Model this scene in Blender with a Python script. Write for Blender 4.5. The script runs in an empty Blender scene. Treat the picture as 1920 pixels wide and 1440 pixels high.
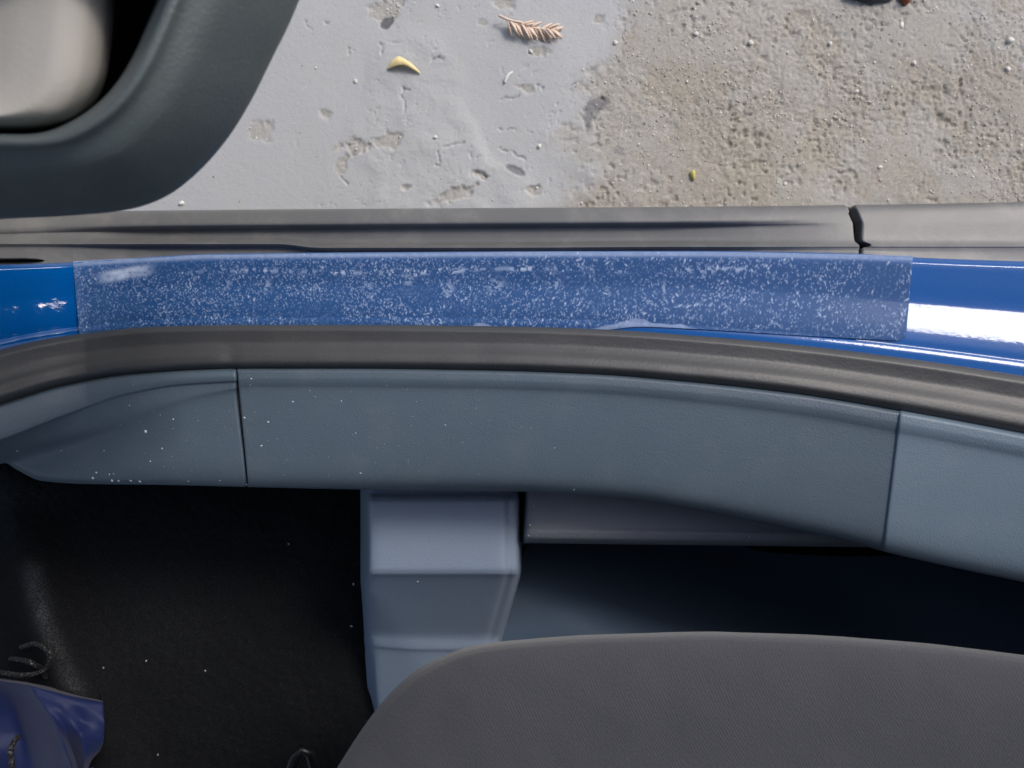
import bpy, math, random
import numpy as np
from mathutils import Vector, Matrix

random.seed(7); rng = np.random.default_rng(7)
sc = bpy.context.scene
C = sc.collection

# ------------------------------------------------------------------ camera, sky, sun, exposure
ZC = 0.86                     # camera height above the ground (m)
F = 1450.0                    # focal length in units of a 1920 px wide frame
cam_d = bpy.data.cameras.new('camera'); cam = bpy.data.objects.new('camera', cam_d); C.objects.link(cam)
cam.location = (0, 0, ZC); cam.rotation_euler = (0, 0, 0)
cam_d.sensor_width = 36.0; cam_d.lens = 36.0 * F / 1920.0
cam_d.clip_start = 0.01; cam_d.clip_end = 500
cam_d.dof.use_dof = True; cam_d.dof.focus_distance = 0.52; cam_d.dof.aperture_fstop = 13
sc.camera = cam

SUN_EL, SUN_AZ = math.radians(44), math.radians(46)     # azimuth from +Y towards +X
w = bpy.data.worlds.new('World'); sc.world = w; w.use_nodes = True
nt = w.node_tree; nt.nodes.clear()
sky = nt.nodes.new('ShaderNodeTexSky'); sky.sky_type = 'NISHITA'; sky.sun_disc = False
sky.sun_elevation = SUN_EL; sky.sun_rotation = SUN_AZ
sky.air_density = 1.0; sky.dust_density = 3.0; sky.ozone_density = 1.0
bg = nt.nodes.new('ShaderNodeBackground'); bg.inputs['Strength'].default_value = 0.13
wo = nt.nodes.new('ShaderNodeOutputWorld')
nt.links.new(sky.outputs[0], bg.inputs[0]); nt.links.new(bg.outputs[0], wo.inputs[0])
sun_d = bpy.data.lights.new('sun', 'SUN'); sun_d.energy = 1.0; sun_d.angle = math.radians(15); sun_d.color = (1.0, 0.965, 0.92)
sun = bpy.data.objects.new('sun', sun_d); C.objects.link(sun)
sdir = Vector((math.cos(SUN_EL) * math.sin(SUN_AZ), math.cos(SUN_EL) * math.cos(SUN_AZ), math.sin(SUN_EL)))
sun.location = sdir * 10; sun.rotation_euler = (-sdir).to_track_quat('-Z', 'Y').to_euler()
sc.view_settings.view_transform = 'Standard'; sc.view_settings.look = 'None'
sc.view_settings.gamma = 1.0; sc.view_settings.use_curve_mapping = False
sc.view_settings.exposure = 0.40
sc.cycles.max_bounces = 6; sc.cycles.diffuse_bounces = 3; sc.cycles.glossy_bounces = 3; sc.cycles.transparent_max_bounces = 6; sc.cycles.caustics_reflective = False

# ------------------------------------------------------------------ helpers
def P(px, py, z):
    """point at height z seen at (px, py) of the measured 1920 x 1440 frame"""
    px, py, z = np.broadcast_arrays(np.asarray(px, float), np.asarray(py, float), np.asarray(z, float))
    d = ZC - z
    return np.stack([(px - 960) * d / F, (720 - py) * d / F, z], -1)

def pchip(x, y, xq):
    x = np.asarray(x, float); y = np.asarray(y, float); xq = np.asarray(xq, float)
    if y.ndim == 1: return _pc(x, y[:, None], xq)[:, 0]
    return _pc(x, y, xq)
def _pc(x, y, xq):
    n = len(x); h = np.diff(x); dl = np.diff(y, axis=0) / h[:, None]
    m = np.zeros_like(y)
    if n == 2: m[:] = dl[0]
    else:
        for i in range(1, n - 1):
            a, b = dl[i - 1], dl[i]
            w1 = 2 * h[i] + h[i - 1]; w2 = h[i] + 2 * h[i - 1]
            ok = a * b > 0
            den = np.where(ok, w1 / np.where(ok, a, 1) + w2 / np.where(ok, b, 1), 1)
            m[i] = np.where(ok, (w1 + w2) / den, 0)
        m[0] = dl[0]; m[-1] = dl[-1]
    k = np.clip(np.searchsorted(x, xq) - 1, 0, n - 2)
    t = ((xq - x[k]) / h[k])[:, None]; hh = h[k][:, None]
    return ((1 + 2 * t) * (1 - t) ** 2 * y[k] + t * (1 - t) ** 2 * hh * m[k]
            + t * t * (3 - 2 * t) * y[k + 1] + t * t * (t - 1) * hh * m[k + 1])
def crv(pts):
    a = np.array(pts, float)
    return lambda x: pchip(a[:, 0], a[:, 1], np.atleast_1d(x))
def ev(c, x):
    return c(x) if callable(c) else np.full(len(x), float(c))
def spline(pts, n):
    """smooth open curve through points (Catmull-Rom), n samples"""
    p = np.array(pts, float); p = np.vstack([2 * p[0] - p[1], p, 2 * p[-1] - p[-2]])
    t = np.linspace(0, len(p) - 3, n); i = np.clip(t.astype(int), 0, len(p) - 4); f = (t - i)[:, None]
    a, b, c, d = p[i], p[i + 1], p[i + 2], p[i + 3]
    return 0.5 * (2 * b + (c - a) * f + (2 * a - 5 * b + 4 * c - d) * f ** 2 + (3 * b - a - 3 * c + d) * f ** 3)

def _h(ix, iy, seed):
    v = (ix.astype(np.int64) * 374761393 + iy.astype(np.int64) * 668265263 + seed * 1442695041) & 0xffffffff
    v = ((v ^ (v >> 13)) * 1274126177) & 0xffffffff
    v = ((v ^ (v >> 16)) * 2246822519) & 0xffffffff
    return (v ^ (v >> 15)) / 4294967295.0
def vn(x, y, seed=0):
    ix = np.floor(x); iy = np.floor(y); fx = x - ix; fy = y - iy
    fx = fx * fx * (3 - 2 * fx); fy = fy * fy * (3 - 2 * fy)
    a = _h(ix, iy, seed); b = _h(ix + 1, iy, seed); c = _h(ix, iy + 1, seed); d = _h(ix + 1, iy + 1, seed)
    return (a * (1 - fx) + b * fx) * (1 - fy) + (c * (1 - fx) + d * fx) * fy
def fbm(x, y, seed=0, o=4):
    s = 0; a = .5; t = 0
    for k in range(o):
        s = s + a * vn(x * 2 ** k + 17.3 * k, y * 2 ** k - 9.1 * k, seed + k); t += a; a *= .5
    return s / t
def sst(a, b, x):
    t = np.clip((x - a) / (b - a), 0, 1); return t * t * (3 - 2 * t)

# ------------------------------------------------------------------ object helpers
def link(name, me, parent=None):
    o = bpy.data.objects.new(name, me); C.objects.link(o)
    if parent is not None:
        o.parent = parent
        L = Vector((0, 0, 0)); q = parent
        while q is not None: L = L + q.location; q = q.parent
        o.matrix_parent_inverse = Matrix.Translation(-L)
    return o
def mesh_np(name, verts, faces, mat, parent=None, smooth=True):
    me = bpy.data.meshes.new(name)
    me.from_pydata(np.asarray(verts).reshape(-1, 3).tolist(), [], [tuple(int(i) for i in f) for f in faces])
    if mat is not None: me.materials.append(mat)
    if smooth: me.polygons.foreach_set('use_smooth', [True] * len(me.polygons))
    me.update()
    return link(name, me, parent)
def grid_mesh(name, G, mat, parent=None, flip=False, attrs=None):
    """G: rows x cols x 3"""
    r, c = G.shape[:2]
    idx = np.arange(r * c).reshape(r, c)
    q = np.stack([idx[:-1, :-1], idx[:-1, 1:], idx[1:, 1:], idx[1:, :-1]], -1).reshape(-1, 4)
    if flip: q = q[:, ::-1]
    me = bpy.data.meshes.new(name)
    me.vertices.add(r * c); me.vertices.foreach_set('co', G.reshape(-1).astype(np.float32))
    n = len(q); me.loops.add(n * 4); me.loops.foreach_set('vertex_index', q.reshape(-1).astype(np.int32))
    me.polygons.add(n); me.polygons.foreach_set('loop_start', np.arange(0, n * 4, 4, dtype=np.int32))
    me.polygons.foreach_set('loop_total', np.full(n, 4, dtype=np.int32))
    me.update(calc_edges=True); me.validate()
    me.polygons.foreach_set('use_smooth', np.ones(n, bool))
    if attrs:
        for k, v in attrs.items():
            a = me.attributes.new(k, 'FLOAT', 'POINT'); a.data.foreach_set('value', v.reshape(-1).astype(np.float32))
    if mat is not None: me.materials.append(mat)
    return link(name, me, parent)
def loft(name, rows, mat, parent=None, sub=5, caps=(False, False), flip=False, jitter=None):
    """rows: list of (n,3) arrays running the same way; smooth across. caps fold the ends down like a moulded edge"""
    R = np.stack(rows, 0)
    k = R.shape[0]
    s = np.linspace(0, k - 1, (k - 1) * sub + 1)
    G = _pc(np.arange(k, dtype=float), R.reshape(k, -1), s).reshape(len(s), R.shape[1], 3)
    if jitter is not None: G = jitter(G)
    for side in (0, 1):
        if caps[side]:
            e = G[:, 0] if side == 0 else G[:, -1]; q = G[:, 1] if side == 0 else G[:, -2]
            dv = q - e; dv = dv / (np.linalg.norm(dv, axis=1)[:, None] + 1e-9)
            a = e + dv * .0006 + [0, 0, 0]; b = e + dv * .0001 + [0, 0, -.0005]; c = e + [0, 0, -.004]; d = e + [0, 0, -.012]
            ex = [d, c, b, a] if side == 0 else [a, b, c, d]
            ex = np.stack(ex, 1)
            G = np.concatenate([ex, G[:, 1:]], 1) if side == 0 else np.concatenate([G[:, :-1], ex], 1)
    return grid_mesh(name, G, mat, parent, flip)
def tube(pts, rad, n=10):
    p = np.array(pts, float); m = len(p); t = np.gradient(p, axis=0); t /= np.linalg.norm(t, axis=1)[:, None]
    up = np.array([0, 0, 1.0]); V = []
    rad = np.broadcast_to(rad, (m,))
    for i in range(m):
        a = np.cross(t[i], up); la = np.linalg.norm(a)
        a = a / la if la > 1e-4 else np.array([1.0, 0, 0]); b = np.cross(a, t[i])
        for j in range(n):
            th = 2 * math.pi * j / n; V.append(p[i] + rad[i] * (a * math.cos(th) + b * math.sin(th)))
    Fc = [(i * n + j, i * n + (j + 1) % n, (i + 1) * n + (j + 1) % n, (i + 1) * n + j) for i in range(m - 1) for j in range(n)]
    Fc += [tuple(range(n - 1, -1, -1)), tuple((m - 1) * n + j for j in range(n))]
    return np.array(V), Fc
def empty(name, loc):
    o = bpy.data.objects.new(name, None); C.objects.link(o); o.location = loc; o.empty_display_size = .05; return o
def tag(o, label=None, cat=None, group=None, kind=None):
    if label: o['label'] = label
    if cat: o['category'] = cat
    if group: o['group'] = group
    if kind: o['kind'] = kind
    return o

# ------------------------------------------------------------------ materials
class NT:
    def __init__(s, name):
        s.m = bpy.data.materials.new(name); s.m.use_nodes = True; s.t = s.m.node_tree
        s.b = s.t.nodes['Principled BSDF']
        s.co = s.t.nodes.new('ShaderNodeTexCoord').outputs['Object']
    def n(s, kind, **kw):
        nd = s.t.nodes.new(kind)
        for k, v in kw.items(): setattr(nd, k, v)
        return nd
    def l(s, a, b): s.t.links.new(a, b)
    def noise(s, scale, detail=3, rough=.55, vec=None, dist=0):
        nd = s.n('ShaderNodeTexNoise'); nd.inputs['Scale'].default_value = scale; nd.inputs['Detail'].default_value = detail
        nd.inputs['Roughness'].default_value = rough; nd.inputs['Distortion'].default_value = dist
        s.l(vec if vec is not None else s.co, nd.inputs['Vector']); return nd.outputs['Fac']
    def vor(s, scale, feature='F1', vec=None, rnd=1):
        nd = s.n('ShaderNodeTexVoronoi', feature=feature); nd.inputs['Scale'].default_value = scale; nd.inputs['Randomness'].default_value = rnd
        s.l(vec if vec is not None else s.co, nd.inputs['Vector']); return nd.outputs['Distance']
    def ramp(s, fac, a, b, ca=(0, 0, 0), cb=(1, 1, 1)):
        nd = s.n('ShaderNodeMapRange'); nd.inputs['From Min'].default_value = a; nd.inputs['From Max'].default_value = b
        nd.interpolation_type = 'SMOOTHSTEP'
        s.l(fac, nd.inputs['Value']); return nd.outputs[0]
    def mix(s, fac, a, b):
        nd = s.n('ShaderNodeMix', data_type='RGBA')
        for v, i in ((fac, 0), (a, 6), (b, 7)):
            if isinstance(v, (int, float)): nd.inputs[i].default_value = v
            elif isinstance(v, tuple): nd.inputs[i].default_value = (*v, 1)
            else: s.l(v, nd.inputs[i])
        return nd.outputs[2]
    def math(s, op, a, b=0.0):
        nd = s.n('ShaderNodeMath', operation=op)
        for v, i in ((a, 0), (b, 1)):
            if isinstance(v, (int, float)): nd.inputs[i].default_value = v
            else: s.l(v, nd.inputs[i])
        return nd.outputs[0]
    def bump(s, h, dist, strength=1.0, prev=None):
        nd = s.n('ShaderNodeBump'); nd.inputs['Distance'].default_value = dist; nd.inputs['Strength'].default_value = strength
        s.l(h, nd.inputs['Height'])
        if prev is not None: s.l(prev, nd.inputs['Normal'])
        return nd.outputs[0]
    def attr(s, name):
        nd = s.n('ShaderNodeAttribute'); nd.attribute_name = name; return nd.outputs['Fac']
    def scale(s, v):
        nd = s.n('ShaderNodeMapping'); nd.inputs['Scale'].default_value = v; s.l(s.co, nd.inputs['Vector']); return nd.outputs[0]
    def set(s, **kw):
        for k, v in kw.items():
            i = s.b.inputs[k.replace('_', ' ')]
            if hasattr(v, 'is_output') and v.is_output: s.l(v, i)
            elif isinstance(v, tuple): i.default_value = (*v, 1) if len(v) == 3 and i.type == 'RGBA' else v
            else: i.default_value = v
        return s.m

def plastic(name, col, rough, grain=900, gdist=.00012, spec=.5, var=.12, dusty=(.35, .36, .36), dust=.06):
    n = NT(name)
    big = n.noise(9, 4); fine = n.noise(1600, 2)
    c2 = tuple(min(1, x * (1 + var)) for x in col); c1 = tuple(x * (1 - var) for x in col)
    c = n.mix(big, c1, c2)
    d = n.math('MULTIPLY', n.ramp(n.noise(35, 5, .7), .45, .75), dust)
    d2 = n.math('MULTIPLY', n.ramp(fine, .62, .75), dust * 1.6)
    c = n.mix(n.math('ADD', d, d2), c, dusty)
    g = n.vor(grain); nrm = n.bump(g, gdist)
    nrm = n.bump(n.noise(60, 2), .0006, .3, nrm)
    r = n.math('ADD', n.math('MULTIPLY', n.noise(22, 4), .12), rough - .06)
    return n.set(Base_Color=c, Roughness=r, Specular_IOR_Level=spec, Normal=nrm)

M_trim = plastic('grey_moulded_plastic', (.090, .128, .168), .50)
M_trim_light = plastic('grey_moulded_plastic_pale', (.148, .205, .262), .48)  # paler variant of the trim plastic
M_cover = plastic('blue_grey_plastic', (.25, .315, .415), .45, dust=.03)
M_tray = plastic('charcoal_grained_plastic', (.195, .212, .250), .55, grain=700, gdist=.0003)
M_door = plastic('dark_green_grey_plastic', (.080, .100, .102), .50, grain=800)
M_skirt = plastic('black_plastic_cladding', (.135, .137, .138), .40, grain=1500, gdist=.00005, dust=.22, dusty=(.36, .345, .32))
M_deep = plastic('dark_blue_grey_plastic', (.075, .115, .175), .6, dust=.0, spec=.3)
M_black = plastic('black_plastic', (.012, .012, .013), .45, dust=.02)

n = NT('black_rubber'); 
cc = n.mix(n.noise(40, 5), (.046, .048, .052), (.067, .069, .073))
cc = n.mix(n.math('MULTIPLY', n.ramp(n.noise(900, 2), .6, .75), .2), cc, (.25, .24, .22))
M_rubber = n.set(Base_Color=cc, Roughness=.46, Specular_IOR_Level=.55, Normal=n.bump(n.noise(500, 3), .0003, .6, n.bump(n.noise(45, 2), .0006, .3)))

n = NT('blue_metallic_paint')
fl = n.ramp(n.noise(3800, 2, .8), .35, .7)
M_paint = n.set(Base_Color=n.mix(fl, (.0005, .115, .42), (.0003, .060, .26)), Metallic=.0, Roughness=.5, Specular_IOR_Level=.0, Coat_Weight=1.0, Coat_Roughness=.05, Coat_IOR=1.42,
                Coat_Normal=n.bump(n.noise(420, 2), .00008, .7, n.bump(n.noise(60, 2), .0004, .25)))

n = NT('speckled_protective_film')
sp = n.attr('speckle')
al = n.math('MINIMUM', n.math('ADD', n.attr('haze'), n.math('MULTIPLY', sp, .9)), .97)
M_film = n.set(Base_Color=n.mix(sp, (.026, .100, .29), (.54, .64, .84)), Roughness=.55, Alpha=al, Specular_IOR_Level=.3,
               Normal=n.bump(sp, .0004, .6, n.bump(n.noise(1100, 2), .00025, .8)))

n = NT('grey_seat_fabric')
v1 = n.n('ShaderNodeTexWave', wave_type='BANDS', bands_direction='DIAGONAL'); v1.inputs['Scale'].default_value = 330; v1.inputs['Distortion'].default_value = 1.2; v1.inputs['Detail'].default_value = 1
mp = n.n('ShaderNodeMapping'); mp.inputs['Rotation'].default_value = (0, 0, math.radians(12)); n.l(n.co, mp.inputs['Vector']); n.l(mp.outputs[0], v1.inputs['Vector'])
wv = v1.outputs['Fac']
cc = n.mix(n.noise(14, 5, .65), (.038, .041, .050), (.060, .063, .075))
cc = n.mix(n.math('MULTIPLY', wv, .22), cc, (.042, .042, .05))
cc = n.mix(n.math('MULTIPLY', n.noise(1500, 2), .3), cc, (.13, .13, .14))
M_seat = n.set(Base_Color=cc, Roughness=.9, Specular_IOR_Level=.2, Sheen_Weight=.25, Sheen_Roughness=.5,
               Normal=n.bump(wv, .0003, .3, n.bump(n.noise(700, 2), .0006, .6)))

n = NT('black_carpet')
wr = n.math('MULTIPLY', n.attr('wear'), n.ramp(n.noise(700, 3, .75), .30, .75))
ff = n.noise(1300, 3, .7)
cc = n.mix(n.ramp(ff, .5, .85), (.009, .010, .012), (.072, .077, .084))
cc = n.mix(wr, cc, (.16, .165, .175))
M_carpet = n.set(Base_Color=cc, Roughness=.95, Specular_IOR_Level=.12, Normal=n.bump(ff, .0016, .9))

n = NT('navy_nylon')
M_nylon = n.set(Base_Color=n.mix(n.noise(20, 3), (.008, .016, .075), (.013, .024, .100)), Roughness=.55, Specular_IOR_Level=.25, Sheen_Weight=.08,
                Normal=n.bump(n.noise(2200, 1), .0002, .4, n.bump(n.noise(70, 3), .0012, .4)))
n = NT('braided_cord')
vv = n.vor(900)
M_cord = n.set(Base_Color=n.mix(n.ramp(n.noise(900, 1), .62, .68), (.007, .007, .008), (.26, .26, .27)), Roughness=.75, Normal=n.bump(vv, .0008))
n = NT('pale_door_lining')
M_pale = n.set(Base_Color=n.mix(n.noise(16, 4), (.40, .38, .345), (.46, .44, .40)), Roughness=.75, Normal=n.bump(n.noise(600, 3), .0003, .5))

# ground: smooth cement skin on the left, worn-through sandy aggregate on the right
n = NT('worn_concrete')
rm = n.attr('worn'); dk = n.attr('chip')
skin = n.mix(n.noise(6, 4, .6), (.455, .465, .472), (.505, .512, .52))
skin = n.mix(n.math('MULTIPLY', n.ramp(n.noise(28, 6, .7), .5, .8), .5), skin, (.47, .46, .40))
skin = n.mix(n.math('MULTIPLY', n.ramp(n.noise(520, 2), .66, .74), .5), skin, (.6, .6, .6))
sand = n.mix(n.noise(11, 4, .7), (.38, .342, .288), (.475, .435, .37))
sand = n.mix(n.ramp(n.noise(260, 4, .75), .42, .72), sand, (.29, .26, .215))
sand = n.mix(n.math('MULTIPLY', n.ramp(n.noise(420, 3, .7), .56, .70), .8), sand, (.62, .59, .53))
sand = n.mix(n.math('MULTIPLY', n.ramp(n.noise(18, 3), .52, .72), .45), sand, (.42, .40, .385))
sand = n.mix(n.math('MULTIPLY', n.ramp(n.noise(7, 3), .48, .7), .3), sand, (.40, .365, .27))
cc = n.mix(rm, skin, sand); cc = n.mix(dk, cc, (.15, .15, .16))
nr = n.bump(n.noise(380, 3, .7), .0007, .7)
M_ground = n.set(Base_Color=cc, Roughness=n.math('ADD', n.math('MULTIPLY', rm, .30), .58), Specular_IOR_Level=.4, Normal=nr)
def stone_mat(name, a, b, rough=.75):
    n = NT(name); oi = n.n('ShaderNodeObjectInfo').outputs['Random']
    ii = n.n('ShaderNodeNewGeometry').outputs['Random Per Island']
    r = n.math('FRACT', n.math('ADD', oi, ii))
    return n.set(Base_Color=n.mix(n.math('MULTIPLY', r, n.math('ADD', n.noise(150, 3), .5)), a, b), Roughness=rough, Normal=n.bump(n.noise(900, 3), .0004, .5))
M_grit = stone_mat('mixed_grit', (.30, .26, .20), (.85, .82, .76))
M_pebble = stone_mat('pale_pebble', (.72, .69, .62), (.86, .84, .80))
def plain(name, a, b, scale=80, rough=.7, bump=.0004):
    n = NT(name); f = n.noise(scale, 4)
    return n.set(Base_Color=n.mix(f, a, b), Roughness=rough, Normal=n.bump(n.noise(scale * 6, 3), bump, .6))
M_leaf = plain('dry_yellow_leaf', (.84, .64, .28), (.92, .78, .46))
M_twig = plain('dry_pinkish_needle', (.82, .60, .46), (.90, .76, .64))
M_white = plain('bleached_husk', (.75, .75, .74), (.82, .82, .80))
M_lich = plain('yellow_lichen', (.55, .48, .12), (.70, .62, .22))
M_rust = plain('rust_brown', (.24, .06, .025), (.34, .13, .06))
M_slate = plain('dark_slate', (.035, .042, .055), (.07, .075, .085))
M_dust = plain('dust', (.55, .58, .62), (.7, .72, .74))
M_head = plain('grey_headliner', (.22, .22, .21), (.26, .26, .25))

# ------------------------------------------------------------------ the ground: one sheet, fine where the picture sees it
fx = np.arange(-.72, .7201, .00135); fy = np.arange(.12, .4801, .00135)
def ext(a, lo, hi):
    l = a[0] - np.geomspace(.004, a[0] - lo, 26); h = a[-1] + np.geomspace(.004, hi - a[-1], 26)
    return np.concatenate([l[::-1], a, h])
gx = ext(fx, -60, 60); gy = ext(fy, -60, 60)
X, Y = np.meshgrid(gx, gy)
GPX = 960 + X * F / ZC; GPY = 720 - Y * F / ZC
fine = (1 - sst(.70, .95, np.abs(X))) * (1 - sst(.47, .8, Y)) * sst(-.1, .12, Y)
edge_x = np.interp(GPY, [-300, 0, 100, 165, 190, 240, 330, 355, 390, 500], [1240, 1200, 1150, 1060, 1092, 1096, 1085, 1052, 1035, 1040])
wob = (fbm(X * 22, Y * 22, 3, 5) - .5) * 190 + (fbm(X * 140, Y * 140, 5, 3) - .5) * 60
worn = sst(-60, 65, GPX - edge_x + wob * .8) * (.72 + .28 * sst(.38, .6, fbm(X * 18, Y * 18, 35, 4)))
def blob(px, py, rx, ry, rot=0, seed=1, soft=.25, rough=.55):
    a = math.radians(rot); dx = GPX - px; dy = GPY - py
    u = (dx * math.cos(a) + dy * math.sin(a)) / rx; v = (-dx * math.sin(a) + dy * math.cos(a)) / ry
    r = np.sqrt(u * u + v * v) + (fbm(X * 130 + seed * 7, Y * 130, seed, 5) - .5) * rough * 2.6
    return 1 - sst(1 - soft, 1 + soft, r)
pits = np.zeros_like(X)
for i, (a, b, c, d, r) in enumerate([(490, 242, 20, 17, 0), (732, 264, 24, 14, -10), (662, 275, 28, 14, 0), (725, 14, 34, 20, -20), (612, 212, 11, 9, 0), (850, 362, 34, 14, -18),
        (948, 6, 16, 12, 0), (1125, 32, 9, 8, 0), (1000, 356, 16, 10, 20), (640, 305, 10, 20, 20), (905, 40, 8, 6, 0), (895, 325, 18, 8, 25), (988, 165, 16, 7, 20), (760, 350, 10, 6, 0), (1010, 95, 18, 8, 0)]):
    pits = np.maximum(pits, blob(a, b, c, d, r, seed=20 + i, rough=.8))
worn = np.maximum(worn, pits * .55)
chip = np.maximum.reduce([blob(724, 42, 14, 10, -35, 51, .15, .25), blob(1122, 196, 24, 15, -30, 52, .35, .9) * .75, blob(965, 318, 19, 7, 22, 53, .15, .3) * .7,
                          blob(1105, 215, 8, 22, 10, 54, .4, .8) * .7, blob(1160, 282, 10, 7, 0, 55, .4, .9) * .4])
# flaked skin: shallow terraces with crisp little edges
t0 = fbm(X * 34 + 3, Y * 34, 11, 4); lev = t0 * 11
ter = np.floor(lev) + sst(.86, 1.0, lev - np.floor(lev))
flake_on = sst(.42, .60, fbm(X * 9, Y * 9, 31, 3)) * sst(-.45, -.1, X)
# a few hand-placed flake edges on the smooth skin
H = fbm(X * 7, Y * 7, 1, 3) * .004
H += (1 - worn) * (ter / 11 * .0026 * flake_on + fbm(X * 300, Y * 300, 8, 2) * .00025)
ragg = fbm(X * 95, Y * 95, 61, 5); rag2 = fbm(X * 330, Y * 330, 67, 3)
clus = .45 + 1.1 * sst(.42, .62, fbm(X * 16, Y * 16, 33, 3))
H += worn * clus * ((ragg - .5) * .0015 + (rag2 - .5) * .0016 - .0009)
holes = sst(.60, .74, fbm(X * 170, Y * 170, 71, 2)) * sst(.4, .62, fbm(X * 26, Y * 26, 73, 3))
H -= worn * holes * .0022
H -= pits * .0011 * (fbm(X * 260, Y * 260, 15, 3) - .1) + chip * .0016 * (1 - worn * .5)
WX = (fbm(X * 150, Y * 150, 101, 4) - .5) * 16; WY = (fbm(X * 150, Y * 150, 111, 4) - .5) * 16; CM = sst(.36, .6, fbm(X * 110, Y * 110, 121, 2))
def crack(pts, wdt=1.25, dep=.0021):
    global H
    p = spline(pts, 40)
    x0, x1 = p[:, 0].min() - 12, p[:, 0].max() + 12; y0, y1 = p[:, 1].min() - 12, p[:, 1].max() + 12
    m = (GPX > x0) & (GPX < x1) & (GPY > y0) & (GPY < y1)
    dd = np.min(np.hypot((GPX + WX)[m][:, None] - p[None, :, 0], (GPY + WY)[m][:, None] - p[None, :, 1]), axis=1)
    H[m] -= dep * np.exp(-(dd / wdt) ** 2) * CM[m]
for c in [[(755, 165), (770, 168), (778, 172)], [(716, 82), (717, 95), (718, 108)], [(754, 165), (756, 190), (758, 212)], [(940, 187), (948, 180), (960, 184), (972, 175)],
          [(820, 108), (828, 115), (840, 118)], [(805, 125), (812, 112), (824, 104)], [(640, 268), (668, 272), (700, 262)], [(820, 310), (825, 285), (845, 268), (870, 270)],
          [(940, 275), (960, 285), (985, 300), (990, 315)], [(875, 280), (888, 297), (898, 290)], [(930, 240), (950, 243), (968, 245)], [(575, 40), (590, 70), (596, 66)],
          [(602, 30), (612, 45), (618, 33)], [(885, 320), (905, 327), (925, 335)], [(1020, 360), (1028, 340), (1030, 325)], [(650, 100), (652, 88), (662, 92)], [(860, 200), (868, 205), (880, 203)],
          [(1000, 170), (1010, 160), (1018, 165)], [(640, 330), (655, 345), (650, 360)], [(1070, 160), (1090, 145), (1110, 130), (1130, 118)]]:
    crack(c)
fe = np.abs(fbm(X * 48, Y * 48, 141, 5) - .5); femask = sst(.52, .68, fbm(X * 40, Y * 40, 151, 3)) * sst(-.40, -.15, X)
H -= (1 - worn) * .0011 * np.exp(-(fe / .006) ** 2) * femask
H *= fine
H -= .004 * fine
ground = grid_mesh('ground', np.stack([X, Y, H], -1), M_ground, attrs={'worn': worn * 1.0, 'chip': np.clip(chip, 0, 1)})
tag(ground, 'weathered concrete ground, smooth grey skin giving way to sandy worn aggregate', kind='structure')
def gz(x, y):
    i = np.clip(np.searchsorted(gx, x) - 1, 0, len(gx) - 2); j = np.clip(np.searchsorted(gy, y) - 1, 0, len(gy) - 2)
    u = (x - gx[i]) / (gx[i + 1] - gx[i]); v = (y - gy[j]) / (gy[j + 1] - gy[j])
    return (H[j, i] * (1 - u) + H[j, i + 1] * u) * (1 - v) + (H[j + 1, i] * (1 - u) + H[j + 1, i + 1] * u) * v
def wornat(x, y):
    i = np.clip(np.searchsorted(gx, x), 0, len(gx) - 1); j = np.clip(np.searchsorted(gy, y), 0, len(gy) - 1); return worn[j, i]
def gpt(px, py):
    x = (px - 960) * ZC / F; y = (720 - py) * ZC / F
    return Vector((x, y, float(gz(np.array([x]), np.array([y]))[0])))

# ------------------------------------------------------------------ measured lines of the sill (frame px -> height)
y_edge = crv([(-200, 508), (0, 502), (130, 497), (250, 489), (400, 481), (700, 478), (1100, 476), (1280, 476), (1600, 482), (1712, 489), (1920, 497), (2150, 503)])
y_in = crv([(-200, 728), (-100, 690), (0, 657), (75, 639), (150, 627), (300, 613), (460, 610), (640, 610), (960, 613), (1160, 620), (1300, 630), (1480, 646), (1700, 673), (1920, 706), (2150, 744)])
y_seal = crv([(-200, 845), (-100, 800), (0, 765), (120, 729), (240, 708), (440, 697), (640, 697), (900, 700), (1100, 707), (1300, 723), (1500, 746), (1700, 780), (1920, 822), (2150, 870)])
z_rise = crv([(-200, .072), (-100, .0490), (0, 0.02987), (75, 0.0171), (140, 0.00616), (165, 0.00319), (240, .0006), (440, .001), (900, 0), (1300, .001), (1560, .0010), (1700, .0016), (1920, .0040), (2150, .010)])
xs = np.linspace(-200, 2150, 471)
def row(y, z, x=None):
    x = xs if x is None else x
    return P(x, ev(y, x), ev(z, x))
def drop(r, dy, dz): return r + np.array([0, dy, dz])

car = empty('car', (0, 0, 0))
tag(car, 'metallic blue car seen from above at its open front doorway', 'car')

# painted sill
def sill_rows(x):
    ye, yi = y_edge(x), y_in(x) + 14; wd = yi - ye; zr = z_rise(x)
    lm = 1 - sst(150, 330, x)   # front end, where the sill turns up into the pillar
    wav = .00007 * np.exp(-((x - 60) / 70) ** 2) * np.sin(x / 7.5) + .00002 * np.exp(-((x - 60) / 90) ** 2) * np.sin(x / 3.7 + 1)
    mm = wd * (ZC - .35) / F
    prof = [(-.03, -.013 + 0 * x, 0), (-.012, -.004 + 0 * x, 0), (.02, -.0005 + 0 * x, 0)]
    h = -.0005 + 0 * x; f0 = .02
    for f, sl, k in [(.07, .06, .02), (.20, .0, .08), (.32, -.01, .12), (.38, .03, .16), (.43, .19, .22), (.50, .270, .3), (.57, .270, .4), (.63, .256, .5), (.69, .21, .6), (.75, .13, .65), (.80, .05, .7), (.83, .45, .75), (.87, .25, .8), (.93, .03, .9), (1.0, .06, 1.0)]:
        h = h + sl * (1 - .30 * lm * (f < .78)) * (f - f0) * mm; f0 = f; prof.append((f, h, k))
    return [P(x, ye + f * wd, .345 + h + zr * .95 + wav * (f > .41)) for f, h, k in prof]
SR = sill_rows(xs)
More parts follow.
